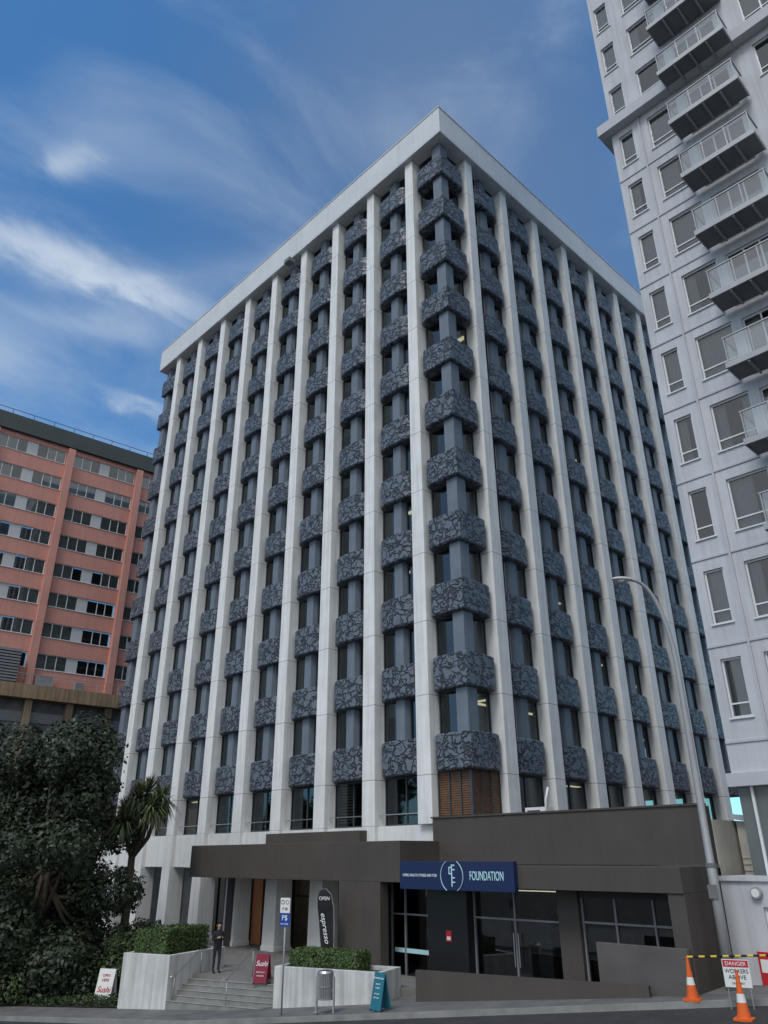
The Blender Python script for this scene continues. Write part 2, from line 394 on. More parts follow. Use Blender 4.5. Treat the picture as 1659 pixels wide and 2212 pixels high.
for x in LB: boxes('railing',[(x-1.33,x+1.33,-.12,-.08,6.95,6.99)],M_steel,B)
EW=emis('glowing_timber_wall',(.30,.13,.06),.08)  # timber surface given a faint emission, standing in for warm indoor light
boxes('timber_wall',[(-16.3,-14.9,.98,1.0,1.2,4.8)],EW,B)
boxes('black_pier',[(-14.9,-12.8,.6,1.1,1.2,4.85),(-4.9,-3.8,.6,1.1,1.2,4.85),(-17,-16.3,.9,1.2,1.2,4.85)],M_black,B)
mb=MB()
mb.quad([(-12.8,1.0,1.2),(-4.9,1.0,1.2),(-4.9,1.0,4.8),(-12.8,1.0,4.8)],0)
for x in (-12.8,-11.1,-9.3,-7.5,-6): mb.box(x,x+.07,.93,1.05,1.2,4.8,1)
mb.box(-12.8,-4.9,.94,1.04,3.5,3.57,1)
obj('shopfront',mb.mesh('shopfront',[M_glass2,M_black]),B)
mb=MB()
mb.quad([(-32,2.6,1.2),(-17,2.6,1.2),(-17,2.6,4.8),(-32,2.6,4.8)],0)
for x in np.arange(-31,-17,2.2): mb.box(x,x+.07,2.53,2.65,1.2,4.8,1)
obj('lobby_glazing',mb.mesh('lobby_glazing',[M_glass2,M_black]),B)
boxes('shop_interior_wall',[(-16,-4,3.4,3.5,1.2,4.8)],mat('shop_wall_beige',(.40,.36,.31),.8,.2),B)
boxes('menu_board',[(x,x+.9,3.3,3.38,2.2,3.6) for x in (-12.3,-10.6,-8.5,-6.5)],mat('menu_board_print',(.12,.07,.055),.6,.5,3),B)
mb=MB()
for x in np.arange(-13.5,-4,1.6): mb.box(x,x+.5,1.9,2.4,4.72,4.76)
for x in (-28,-24,-20): mb.box(x,x+1.2,3.4,3.7,4.72,4.76)
obj('shop_ceiling_light',mb.mesh('shop_ceiling_light',[emis('shop_lamp_emission',(1,.85,.6),2.0)]),B,kind='stuff')

# ================================================================ PODIUM
P=root('shop_podium','low dark brown rendered shopfront podium with flat canopies','shop')
mb=MB()
mb.box(-1.72,9.6,-.55,-.25,5.0,6.7); mb.box(9.35,9.6,-.25,.1,5.0,6.7); mb.box(.3,9.35,-.25,16,5.9,6.2)
mb.box(-1.78,9.66,-.6,-.2,6.7,6.76)
obj('wall',mb.mesh('wall',[M_brown]),P)
mb=MB()
mb.box(-16.6,-1.4,-2.8,-.45,4.4,5.85); mb.box(-12.8,-5.8,-.9,-.45,5.85,6.35)
obj('entrance_canopy',mb.mesh('entrance_canopy',[M_brown]),P,bevel=.015)
boxes('shop_canopy',[(-1.4,9.75,-2.8,-.3,4.3,4.98)],M_brown,P,.015)
boxes('pier',[(-4.93,-2.5,-2.8,-2.35,1.1,4.4),(-4.93,-4.4,-2.35,.6,1.1,4.4),(4.77,5.57,-1.7,-1.1,1.0,4.3),(9.25,9.75,-2.75,.1,1.2,4.3),(-16.4,-15.9,-.6,.5,1.2,4.4)],M_brown,P,.015)
boxes('black_pier',[(-.86,1.05,-1.9,-1.2,1.0,4.3),(-3.4,-3.2,-1.7,-1.2,1,4.3)],M_black,P)
def gl(x0,x1,z0,z1,vs,hs,y=-1.5):
    mb=MB()
    mb.quad([(x0,y,z0),(x1,y,z0),(x1,y,z1),(x0,y,z1)],0)
    for x in vs: mb.box(x-.03,x+.03,y-.06,y+.03,z0,z1,1)
    for z in hs: mb.box(x0,x1,y-.05,y+.02,z-.03,z+.03,1)
    obj('shop_window',mb.mesh('shop_window',[M_glass2,M_louv]),P)
gl(-3.2,-.86,1.0,4.3,(-3.15,-2.4,-.9),(1.1,3.25))
gl(1.05,4.77,1.0,4.3,(1.1,2.9,4.72),(1.1,3.3))
gl(5.57,9.25,1.2,4.05,(5.62,6.8,8.1,9.2),(1.6,3.35))
boxes('window_header',[(5.57,9.25,-1.6,-1.3,4.05,4.3)],M_brown2,P)
boxes('window_decal',[(-3.0,-1.0,-1.53,-1.51,1.95,2.1)],M_textc,P)
mb=MB(); mb.box(-3.2,9.2,1.2,1.3,.9,4.9); mb.box(2.5,3.1,.2,1.2,.9,3.3)
obj('shop_interior_wall',mb.mesh('shop_interior_wall',[mat('dim_shop_interior',(.10,.085,.08),.8,.5,1.5)]),P)
boxes('shop_poster',[(-2.7,-2.0,.9,1.1,2.6,3.9)],emis('glowing_red_poster',(.30,.02,.03),.12),P)  # poster print made faintly emissive, its brightness put into the material
boxes('shop_light',[(1.6,3.6,.2,.25,4.1,4.13)],M_lamp,P)
boxes('screen_wall',[(6.9,9.7,-2.98,-2.82,1.2,2.97)],mat('grey_render',(.11,.10,.095),.8,.15,1,.3),P,.01)
for x in (2.85,3.05):
    mb=MB(); mb.cyl((x,-1.62,1.9),(x,-1.62,2.9),.02,n=8); obj('door_handle',mb.mesh('door_handle',[M_steel]),P)
boxes('notice',[(.05,.3,-1.93,-1.905,2.5,2.85)],M_redt,P)
boxes('notice',[(.09,.26,-1.94,-1.931,2.55,2.66)],M_wsign,P)
top('air_conditioner',(lambda mb:(mb.box(1.9,2.9,.9,1.4,6.2,7.0,0),mb.box(2.0,2.6,.89,.899,6.3,6.9,1),mb)[-1])(MB()).mesh('air_conditioner',[M_wsign,M_frame]),'white air conditioner unit sitting on podium roof','air conditioner')
mb=MB(); mb.tube([(3.2,.4,6.2),(3.25,.4,7.2),(3.4,.4,7.65)],[.05,.05,.045],10)
top('vent_pipe',mb.mesh('vent_pipe',[M_wsign],True),'white vent pipe standing on podium roof','pipe')

# blue fascia sign
G=root('fascia_sign','long navy blue fascia sign with circular emblem on brown canopy','sign',(-1.2,-2.95,4.2))
mb=MB(); mb.box(0,5.3,-.06,.14,0,.92); obj('sign_panel',mb.mesh('sign_panel',[M_navy]),G,bevel=.01)
text('tagline_lettering','LIVING HEALTH, FITNESS AND YOU',.13,(1.03,-.075,.46),0,M_text,G,sx=.82)
text('name_lettering','FOUNDATION',.40,(4.15,-.075,.46),0,M_textc,G,sx=.56,ext=.01)
mb=MB()
for a0,a1 in ((-62,62),(118,242)):
    pts=[]
    for i in range(21):
        a=R(a0+(a1-a0)*i/20); pts.append((2.6+.52*math.cos(a),-.085,.46+.52*math.sin(a)))
    mb.tube(pts,[.013]*21,6)
obj('emblem_ring',mb.mesh('emblem_ring',[M_textc]),G)
mb=MB()
mb.box(2.58,2.62,-.085,-.065,.12,.82)
for z in (.80,.66,.40,.26): mb.box(2.62,2.74,-.085,-.065,z-.02,z+.02)
for z in (.73,.53): mb.box(2.46,2.58,-.085,-.065,z-.02,z+.02)
mb.box(2.46,2.49,-.085,-.065,.55,.71)
obj('emblem_monogram',mb.mesh('emblem_monogram',[M_textc]),G)

# ================================================================ GROUND
def sheet(name,es,gs,dz,m):
    mb=MB()
    for i in range(len(es)-1):
        for j in range(len(gs)-1):
            a,b2=es[i],es[i+1]; c,d=gs[j],gs[j+1]
            mb.quad([W(a,d,gz(a)+dz),W(b2,d,gz(b2)+dz),W(b2,c,gz(b2)+dz),W(a,c,gz(a)+dz)])
    return obj(name,mb.mesh(name,[m]),kind='structure')
sheet('ground',[-1500,-45,-8.1,30,1500],[-1500,-200,0,200,1500],-.16,M_soil)
sheet('road',[-300,-45,-8.1,30,300],[7.0,19],-.14,M_asph)
sheet('pavement',[-300,-45,-8.1,30,300],[4.85,6.85],0,M_pave)
sheet('forecourt',[-6.4,30],[-4,4.85],.002,M_pave)
sheet('garden_bed',[-45,-12.9],[-14,4.85],.03,M_soil)
sheet('opposite_pavement',[-300,-45,-8.1,30,300],[19.2,40],0,M_pave)
def kerb(g0,g1,top_):
    mb=MB(); es=[-300,-45,-8.1,30,300]
    for i in range(4):
        a,b2=es[i],es[i+1]
        mb.quad([W(a,g1,gz(a)+.003),W(b2,g1,gz(b2)+.003),W(b2,g0,gz(b2)+.003),W(a,g0,gz(a)+.003)])
        for g_ in (g0,g1): mb.quad([W(a,g_,gz(a)-.3),W(b2,g_,gz(b2)-.3),W(b2,g_,gz(b2)+.003),W(a,g_,gz(a)+.003)])
    obj('kerb',mb.mesh('kerb',[M_kerb]),kind='structure')
kerb(6.85,7.0,0); kerb(19.0,19.2,0)
mb=MB(); 
for e in np.arange(-60,40,6): mb.quad([W(e,12.9,gz(e)-.134),W(e+3,12.9,gz(e+3)-.134),W(e+3,12.8,gz(e+3)-.134),W(e,12.8,gz(e)-.134)])
obj('road_marking',mb.mesh('road_marking',[M_refl]),kind='structure')
mb=MB(); mb.prism([W(-12.8,3.45)[:2],W(-1.2,3.45)[:2],(1.2,-2.9),(1.2,6),(-34,6),(-34,-5),(-12.6,-5)],-1,1.2)
obj('plaza',mb.mesh('plaza',[M_plaza]),kind='structure')
mb=MB()
for k in range(1,6):
    f0=3.45+.28*(6-k); zt=.35+.142*k
    p=[W(-10.6,f0),W(-5.9,f0),W(-5.9,f0-.28),W(-10.6,f0-.28)]
    mb.prism([(x,y) for x,y,_ in p],-.5,zt,0)
    p=[W(-10.6,f0-.005+.03),W(-5.9,f0+.025),W(-5.9,f0-.04),W(-10.6,f0-.04)]
    mb.prism([(x,y) for x,y,_ in p],zt,zt+.006,1)
top('steps',mb.mesh('steps',[M_step,mat('step_nosing',(.4,.4,.38),.8,.1)]),'short flight of grey stone steps up to the plaza','steps')
def sbox(mb,e0,e1,g0,g1,z0,z1,m=0):
    mb.prism([W(e0,g1)[:2],W(e1,g1)[:2],W(e1,g0)[:2],W(e0,g0)[:2]],z0,z1,m)
def leaves(pts,nrm,size,asp=.55):
    n=len(pts); pts=np.array(pts); nrm=np.array(nrm)
    nrm=nrm+rng.normal(0,.55,(n,3)); nrm/=np.linalg.norm(nrm,axis=1)[:,None]+1e-9
    t=rng.normal(0,1,(n,3)); u=np.cross(nrm,t); u/=np.linalg.norm(u,axis=1)[:,None]+1e-9; v=np.cross(nrm,u)
    s=(size*rng.uniform(.6,1.3,n))[:,None]
    V=np.stack([pts-u*s,pts-v*s*asp,pts+u*s,pts+v*s*asp],1).reshape(-1,3)
    return V,np.arange(4*n).reshape(-1,4)
def leafmesh(name,V,F,m):
    me=bpy.data.meshes.new(name); me.from_pydata(V.tolist(),[],F.tolist()); me.materials.append(m); return me
def hedge(parent,e0,e1,g0,g1,z0,z1,n,name='hedge'):
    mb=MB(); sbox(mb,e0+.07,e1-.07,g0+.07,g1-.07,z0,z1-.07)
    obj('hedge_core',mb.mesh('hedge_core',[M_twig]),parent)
    P_=[];Nn=[]
    for _ in range(n):
        e,g_,z=random.uniform(e0,e1),random.uniform(g0,g1),random.uniform(z0,z1)
        k=random.choices([0,1,2,3],[1,1.2,1,.6])[0]
        j=random.uniform(-.06,.03)+.03*math.sin(e*5+z*4)
        if k==0: z=z1+j; nn=(0,0,1)
        elif k==1: g_=g1+j; nn=(S20,-C20,0)
        elif k==2: e=e1+j; nn=(C20,S20,0)
        else: e=e0-j; nn=(-C20,-S20,0)
        P_.append(W(e,g_,z)); Nn.append(nn)
    V,F=leaves(P_,Nn,.045,.6); obj('hedge_foliage',leafmesh('hedge_foliage',V,F,M_hedge),parent)
for nm,(e0,e1,g0,g1,zt),hd,lab in (('planter_wall',(-12.9,-10.6,1.5,4.9,1.95),(-12.7,-11.2,1.9,4.5,1.9,2.72,9000),'tall white rendered planter wall beside the steps'),
                          ('planter_wall',(-5.9,-1.75,3.3,4.9,1.82),(-5.5,-2.8,3.6,4.55,1.75,2.3,8000),'long white rendered planter wall along the pavement')):
    mb=MB(); t=.18
    sbox(mb,e0,e1,g1-t,g1,-.4,zt); sbox(mb,e0,e1,g0,g0+t,-.4,zt); sbox(mb,e0,e0+t,g0+t,g1-t,-.4,zt); sbox(mb,e1-t,e1,g0+t,g1-t,-.4,zt)
    sbox(mb,e0+t,e1-t,g0+t,g1-t,-.4,zt-.12,1)
    o=top(nm,mb.mesh(nm,[M_planter,M_soil]),lab,'planter',bevel=.015)
    h=root('hedge','clipped green box hedge growing in a white planter','hedge'); hedge(h,*hd)
mb=MB()
n=12
for i in range(n):
    a=i/n; b2=(i+1)/n
    A=Vector((1.2,-4.75)).lerp(Vector((8.6,-3.3)),a); Bq=Vector((1.2,-4.75)).lerp(Vector((8.6,-3.3)),b2)
    d=(Bq-A).normalized(); nn=Vector((-d.y,d.x))*.16
    mb.add([(*A,.4),(*Bq,.4),(*(Bq+nn),.4),(*(A+nn),.4),(*A,1.95+.1*a),(*Bq,1.95+.1*b2),(*(Bq+nn),1.95+.1*b2),(*(A+nn),1.95+.1*a)],
       [(4,5,6,7),(0,1,5,4),(2,3,7,6)]+([(3,0,4,7)] if i==0 else []))
top('low_wall',mb.mesh('low_wall',[M_brown]),'low dark brown wall shielding the shop ramp','wall')
def rail(pts,posts,lab):
    mb=MB(); mb.tube(pts,[.024]*len(pts),8)
    for p in posts: mb.cyl(p[0],p[1],.022,n=8)
    top('handrail',mb.mesh('handrail',[M_steel],True),lab,'handrail')
rail([W(-10.45,4.95,1.25),W(-10.45,4.7,1.3),W(-10.45,3.3,2.0),W(-10.45,2.9,2.0)],[(W(-10.45,4.7,.5),W(-10.45,4.7,1.3)),(W(-10.45,3.2,1.2),W(-10.45,3.2,2.0))],'steel handrail fixed along the planter beside steps')
rail([W(-8.0,5.0,1.3),W(-8.0,4.75,1.3),W(-8.0,3.3,2.1),W(-8.0,3.0,2.1)],[(W(-8,4.75,.4),W(-8,4.75,1.3)),(W(-8,3.2,1.2),W(-8,3.2,2.1))],'steel handrail standing in the middle of the steps')

# ================================================================ walls with openings
def owall(mb,u0,u1,z0,z1,ops,y,dep,m=0):
    us=sorted({u0,u1,*[o_[0] for o_ in ops],*[o_[1] for o_ in ops]}); us=[u for u in us if u0<=u<=u1]
    zs=sorted({z0,z1,*[o_[2] for o_ in ops],*[o_[3] for o_ in ops]}); zs=[z for z in zs if z0<=z<=z1]
    for i in range(len(us)-1):
        for j in range(len(zs)-1):
            cu,cz=(us[i]+us[i+1])/2,(zs[j]+zs[j+1])/2
            if any(a<cu<b2 and c<cz<d for a,b2,c,d in ops): continue
            mb.quad([(us[i],y,zs[j]),(us[i+1],y,zs[j]),(us[i+1],y,zs[j+1]),(us[i],y,zs[j+1])],m)
    for a,b2,c,d in ops:
        mb.quad([(a,y,c),(b2,y,c),(b2,y+dep,c),(a,y+dep,c)],m); mb.quad([(a,y,d),(a,y+dep,d),(b2,y+dep,d),(b2,y,d)],m)
        mb.quad([(a,y,c),(a,y+dep,c),(a,y+dep,d),(a,y,d)],m); mb.quad([(b2,y,c),(b2,y,d),(b2,y+dep,d),(b2,y+dep,c)],m)
def mkwin(w,h,vs=(),hs=(),curt=0,panels=(),t=.06,y=.14):
    mb=MB()
    mb.quad([(0,y,0),(w,y,0),(w,y,h),(0,y,h)],1)
    for a,b2,c,d in((0,t,0,h),(w-t,w,0,h),(t,w-t,h-t,h),(t,w-t,0,t)): mb.box(a,b2,y-.05,y+.04,c,d,0)
    for v in vs: mb.box(v-.03,v+.03,y-.045,y+.035,t,h-t,0)
    for v in hs: mb.box(t,w-t,y-.04,y+.03,v-.025,v+.025,0)
    for a,b2 in panels: mb.box(a,b2,y-.035,y+.06,t,h-t,4)
    mb.box(-.05,w+.05,y-.2,y-.06,-.05,0,0)
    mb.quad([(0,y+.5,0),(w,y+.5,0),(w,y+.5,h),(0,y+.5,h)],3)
    if curt:
        def c_(a,b2):
            k=max(2,int((b2-a)/.06))
            for i in range(k):
                x0=a+(b2-a)*i/k; x1=a+(b2-a)*(i+1)/k; o0=.04*(i%2); o1=.04*((i+1)%2)
                mb.quad([(x0,y+.12+o0,0),(x1,y+.12+o1,0),(x1,y+.12+o1,h),(x0,y+.12+o0,h)],2)
        if curt==1: c_(0,w)
        elif curt==2: c_(0,w*.3); c_(w*.75,w)
        elif curt==3: c_(0,w*.55)
    return mb.mesh('window',[M_wframe,M_glass2,M_curt,M_dark,M_sill])
T=root('apartment_tower','pale grey rendered apartment tower with stacked glass balconies','apartment building')
cen=[10.2+3.07*i for i in range(16)]
ops=[];ops2=[];wc={}
for i,c in enumerate(cen):
    hi=c>36
    yy=-.15 if hi else 0
    L_=ops2 if hi else ops
    for (a,b2,z0,z1,vs,hs) in ((10.88,11.56,c-.95,c+.95,(),(.45,)),(12.28,13.7,c-1.0,c+.95,(),(.45,)),(14.05,15.95,c-1.5,c+.85,(.65,1.25),()),(17.0,18.5,c-.95,c+.95,(.75,),(.45,)),(20,21.4,c-.95,c+.95,(.7,),())):
        L_.append((a,b2,z0,z1))
        key=(round(b2-a,2),round(z1-z0,2),random.choice([0,1,2,3,1,1]))
        if key not in wc: wc[key]=mkwin(key[0],key[1],vs,hs,key[2])
        obj('window' if a!=14.05 else 'balcony_door',wc[key],T,(a,yy,z0))
mb=MB()
UL=10.66
owall(mb,10.55,26,7.6,36.1,ops,0,.3); owall(mb,UL,26,36.7,62,ops2,-.15,.45)
mb.quad([(10.55,0,7.6),(10.55,0,36.1),(10.55,14,36.1),(10.55,14,7.6)]); mb.quad([(26,0,7.6),(26,14,7.6),(26,14,36.1),(26,0,36.1)])
mb.quad([(UL,-.15,36.7),(UL,-.15,62),(UL,14,62),(UL,14,36.7)]); mb.quad([(26,-.15,36.7),(26,14,36.7),(26,14,62),(26,-.15,62)])
mb.quad([(10.55,14,0),(10.55,14,62),(26,14,62),(26,14,0)])
obj('wall',mb.mesh('wall',[M_tower]),T)
boxes('ledge',[(10.1,26.1,-.45,14,36.1,36.7),(10.4,26.1,-.12,14,7.2,7.6),(10.4,26.1,-.3,14,62,63)]+[(10.55,13.55,-.04,-.003,c-1.72,c-1.62) for c in cen if c<36],M_tower2,T,.012)
boxes('downpipe',[(11.88,11.95,-.07,-.003,7.6,36.1)],M_tower2,T)
mb=MB(); mb.box(10.6,25.9,.15,13.8,1,7.2); 
for x in np.arange(11,25,1.6): mb.box(x,x+.08,.08,.15,1,7.2,1)
obj('ground_storey',mb.mesh('ground_storey',[mat('grey_green_glazing',(.12,.14,.14),.15,.2,.6),M_wframe]),T)
mbs=MB(); mbs.box(13.6,16.4,-1.25,-.17,-.16,0,0); mbs.box(13.55,16.45,-1.3,-1.25,-.2,.02,1)
for x in (14.3,15.0,15.7): mbs.box(x-.04,x+.04,-1.24,-.18,-.26,-.16,1)
mbs.box(13.55,13.6,-1.25,-.17,-.2,.02,1); mbs.box(16.4,16.45,-1.25,-.17,-.2,.02,1)
bal=mbs.mesh('balcony',[M_slabb,M_galv])
mbr=MB()
for x in np.linspace(13.65,16.35,4): mbr.box(x-.02,x+.02,-1.24,-1.2,0,1.05,0)
for x in (13.65,16.35): mbr.box(x-.02,x+.02,-.25,-.21,0,1.05,0)
mbr.box(13.6,16.4,-1.25,-1.19,1.05,1.1,0); mbr.box(13.62,13.68,-1.19,-.17,1.05,1.1,0); mbr.box(16.32,16.38,-1.19,-.17,1.05,1.1,0)
mbr.quad([(13.7,-1.22,.08),(16.3,-1.22,.08),(16.3,-1.22,1.03),(13.7,-1.22,1.03)],1)
mbr.quad([(13.65,-1.2,.08),(13.65,-.25,.08),(13.65,-.25,1.03),(13.65,-1.2,1.03)],1)
mbr.quad([(16.35,-1.2,.08),(16.35,-.25,.08),(16.35,-.25,1.03),(16.35,-1.2,1.03)],1)
rl=mbr.mesh('railing',[M_galv,M_rail])
for c in cen:
    b_=obj('balcony',bal,T,(0,0,c-1.55)); obj('railing',rl,b_)
# low building beyond, seen in the gap beside the tower
H=root('low_block','plain pale grey low building beyond the annexe','building',(8,36,0))
mb=MB(); ops=[(x,x+1.6,z,z+1.5) for x in np.arange(-10,30,3.2) for z in (3,6.3,9.6)]
owall(mb,-12,32,0,13,ops,0,.3); mb.quad([(-12,0,13),(32,0,13),(32,10,13),(-12,10,13)])
obj('wall',mb.mesh('wall',[M_tower2]),H)
lw=mkwin(1.6,1.5,(.8,),(),0)
for a,b2,z0,z1 in ops: obj('window',lw,H,(a,0,z0))

K=root('hotel_block','salmon pink slab building with ribbon windows and dark roof','building',(-49.9,-3.4,0),86)
ops=[]; pil=[-12.45,-5.2,2.05,9.3,16.6,23.8]
wk=mkwin(6.45,1.4,(.9,1.8,4.7,5.5),(),2,((2.7,3.75),)); wk2=mkwin(6.45,1.4,(.9,1.8,4.7,5.5),(),1,((2.7,3.75),)); wk3=mkwin(6.45,1.4,(.9,1.8,4.7,5.5),(),3,((2.7,3.75),))
rows=[24.6+2.95*i for i in range(-1,7)]
for c in rows:
    for i in range(5):
        a=pil[i]+.4; ops.append((a,a+6.45,c-.7,c+.7)); obj('window',random.choice([wk,wk2,wk3]),K,(a,0,c-.7))
mb=MB(); owall(mb,-14,26,19.0,43.5,ops,0,.3); mb.quad([(26,0,0),(26,12,0),(26,12,43.5),(26,0,43.5)])
obj('wall',mb.mesh('wall',[M_pink]),K)
boxes('pilaster',[(p-.33,p+.33,-.45,-.003,19.35,43.3) for p in pil],M_pinkd,K)
mb=MB(); mb.box(-14.5,26.5,-.4,12,43.5,45.2)
for x in (-3,1.5): mb.box(x,x+1.2,3,4,45.2,46.6)
for x in (3,4.4,5.8): mb.cyl((x,1.5,45.2),(x,1.5,46.0),.15)
for x in range(-14,26,2): mb.cyl((x,.2,45.2),(x,.2,46.0),.03,n=6)
mb.box(-14,26,.18,.22,45.97,46.02)
obj('roof',mb.mesh('roof',[M_roofd]),K)
mb=MB(); mb.box(-14.5,26,-1.0,6,18.1,19.3); mb.box(-14.5,26,-.6,6,6,9.5)
for p in np.arange(-12,26,3.6): mb.box(p-.3,p+.3,-.5,0,9.5,18.1)
obj('ochre_base',mb.mesh('ochre_base',[M_ochre]),K)
mb=MB(); mb.box(-14.5,26,.2,1,9.5,18.1,0); mb.box(-14.5,26,.1,1,-2,6,0)
for z in (11,13.6,16.2): mb.box(-14.5,26,.1,.198,z,z+.9,1)
obj('base_glazing',mb.mesh('base_glazing',[mat('dusty_glazing',(.13,.13,.13),.4,.4,1),M_louv]),K)
mb=MB()
for i in range(11): mb.box(-10,.9,-1.0,-.73,19.4+i*.26,19.55+i*.26)
mb.box(-10,.9,-.74,-.02,19.3,22.3)
obj('louvre',mb.mesh('louvre',[M_louv]),K)
mb=MB()
for x in range(-14,26,2): mb.cyl((x,-.9,19.3),(x,-.9,20.2),.03,n=6)
mb.box(-14.5,26,-.93,-.87,20.17,20.22); mb.box(-14.5,26,-.92,-.88,19.75,19.78); mb.box(2.6,4,-.8,-.2,19.3,20.2); mb.box(6,6.8,-.8,-.3,19.3,20)
obj('terrace_railing',mb.mesh('terrace_railing',[M_galv]),K)

Q=root('white_kiosk','small white rendered shop wall with window and red posters','kiosk')
mb=MB(); owall(mb,10.05,15,1.2,4.6,[(11.15,12.3,3.05,3.95)],-1.0,.2); mb.quad([(10.05,-1,1.2),(10.05,-1,4.6),(10.05,1.5,4.6),(10.05,1.5,1.2)]); mb.box(9.98,15.05,-1.08,1.6,4.6,4.72)
obj('wall',mb.mesh('wall',[M_tower]),Q)
obj('window',mkwin(1.15,.9,(.58,),(),0),Q,(11.15,-1.0,3.05))
for i,(x,z,w,h) in enumerate(((10.75,1.95,.5,.9),(11.4,2.0,.55,.85))):
    mb=MB(); mb.box(x,x+w,-1.03,-1.003,z,z+h,0); mb.box(x+.06,x+w-.06,-1.04,-1.031,z+h*.45,z+h*.8,1)
    obj('poster',mb.mesh('poster',[M_redt,M_wsign]),Q)
mb=MB(); mb.cyl((11.05,-1.0,4.3),(11.05,-1.12,4.3),.17,.15,20); mb.cyl((11.05,-1.12,4.3),(11.05,-1.14,4.3),.11,.11,20,1)
obj('wall_lamp',mb.mesh('wall_lamp',[M_galv,M_wsign]),Q)
V_=root('cream_annexe','cream clad annexe with sloping tiled roof behind podium','building')
mb=MB(); mb.add([(9.7,1.7,1.5),(14,1.7,1.5),(14,1.7,5.4),(9.7,1.7,6.3)],[(0,1,2,3)])
for i in range(7): mb.box(9.7,14,1.67,1.697,4.1+i*.18,4.11+i*.18)
mb.add([(9.62,.12,1.5),(9.62,16,1.5),(9.62,16,6.3),(9.62,.12,6.3)],[(3,2,1,0)])
mb.add([(9.3,.12,5.0),(9.62,.12,5.0),(9.62,.12,6.3),(9.3,.12,6.3)],[(0,1,2,3)])
obj('wall',mb.mesh('wall',[M_cream]),V_)
mb=MB(); mb.add([(9.64,1.5,6.35),(14.1,1.5,5.45),(14.1,8,5.45),(9.64,8,6.35),(9.64,1.5,6.5),(14.1,1.5,5.6),(14.1,8,5.6),(9.64,8,6.5)],[(0,3,2,1),(4,5,6,7),(0,1,5,4),(1,2,6,5),(2,3,7,6),(3,0,4,7)])
obj('roof',mb.mesh('roof',[M_tower2]),V_)

# ================================================================ STREET FURNITURE
def G0(e,g): return W(e,g,gz(e))
SL=root('street_lamp','tall grey steel street lamp with curved arm and single head','street lamp',G0(9.0,5.3))
mb=MB(); d=Vector((-.854,-1.162,0))
pts=[Vector((0,0,0)),Vector((0,0,3.0)),Vector((0,0,3.06)),Vector((0,0,6)),Vector((0,0,8.6))]; rs=[.15,.135,.11,.10,.085]
for i in range(1,19):
    t=i/18; pts.append(Vector((0,0,8.6))+d*(t**1.9*.78)+Vector((0,0,3.0*math.sin(t*math.pi/2)))); rs.append(.085-.035*t)
mb.tube(pts,rs,14)
obj('pole',mb.mesh('pole',[M_galv],True),SL)
boxes('notice_plate',[(-.13,.13,-.175,-.15,2.2,2.55)],M_slabb,SL)
mb=MB(); mb.cyl((0,0,3.0),(0,0,3.1),.16,n=14)
obj('collar',mb.mesh('collar',[M_slabb]),SL)
bm=bmesh.new(); bmesh.ops.create_uvsphere(bm,u_segments=20,v_segments=12,radius=1)
for v in bm.verts:
    v.co.x*=.38; v.co.y*=.16; v.co.z*=.10 if v.co.z>0 else .05
me=bpy.data.meshes.new('lamp_head'); bm.to_mesh(me); bm.free(); me.materials.append(M_sill)
hp=pts[-1]+d.normalized()*.3; ang=math.atan2(d.y,d.x)
obj('lamp_head',me,SL,hp,(0,0,ang))
mb=MB(); mb.cyl((.05,0,-.045),(.05,0,-.09),.13,.09,16); obj('lamp_lens',mb.mesh('lamp_lens',[M_wsign]),SL,hp,(0,0,ang))
e,g_=-4.5,6.5
PS=root('parking_sign','parking restriction sign with white and blue plates on pole','sign',G0(e,g_),20)
mb=MB(); mb.cyl((0,0,0),(0,0,3.35),.03,n=10); obj('pole',mb.mesh('pole',[M_galv],True),PS)
mb=MB(); mb.box(-.19,.19,-.05,-.035,2.9,3.35); obj('white_plate',mb.mesh('white_plate',[M_wsign]),PS)
mb=MB(); mb.box(-.19,.19,-.05,-.035,2.5,2.88); obj('blue_plate',mb.mesh('blue_plate',[M_blue]),PS)
for x in (-.09,.09):
    mb=MB()
    for i in range(16):
        a=2*math.pi*i/16; a2=2*math.pi*(i+1)/16
        mb.cyl((x+.06*math.cos(a),-.055,3.22+.06*math.sin(a)),(x+.06*math.cos(a2),-.055,3.22+.06*math.sin(a2)),.009,n=5)
    obj('plate_symbol',mb.mesh('plate_symbol',[M_blk if x<0 else M_redt]),PS)
text('plate_lettering','P 60',.12,(0,-.055,3.02),0,M_blk,PS,ext=.003)
text('plate_lettering','P$',.22,(0,-.055,2.75),0,M_text,PS,ext=.003)
text('plate_lettering','PAY HERE',.07,(0,-.055,2.57),0,M_text,PS,ext=.003)
BN=root('litter_bin','ribbed silver litter bin held on two posts','litter bin',G0(-2.9,6.5),20)
mb=MB()
for i in range(28):
    a=2*math.pi*i/28; mb.box(.24*math.cos(a)-.016,.24*math.cos(a)+.016,.24*math.sin(a)-.016,.24*math.sin(a)+.016,.38,1.1)
mb.cyl((0,0,.38),(0,0,1.08),.215,n=24,m=1); 
for z in (.38,.72,1.07): mb.cyl((0,0,z),(0,0,z+.035),.265,n=28)
obj('bin_body',mb.mesh('bin_body',[M_steel,M_galv]),BN)
mb=MB(); mb.cyl((0,0,1.1),(0,0,1.16),.26,.22,24); mb.cyl((0,0,1.161),(0,0,1.165),.13,n=20,m=1)
obj('bin_lid',mb.mesh('bin_lid',[M_steel,M_blk]),BN)
for x in (-.31,.31):
    mb=MB(); mb.box(x-.025,x+.025,-.03,.03,0,1.0); mb.box(min(x*.8,x),max(x*.8,x),-.02,.02,.6,.66); mb.box(x-.07,x+.07,-.08,.08,0,.015); obj('post',mb.mesh('post',[M_galv]),BN)
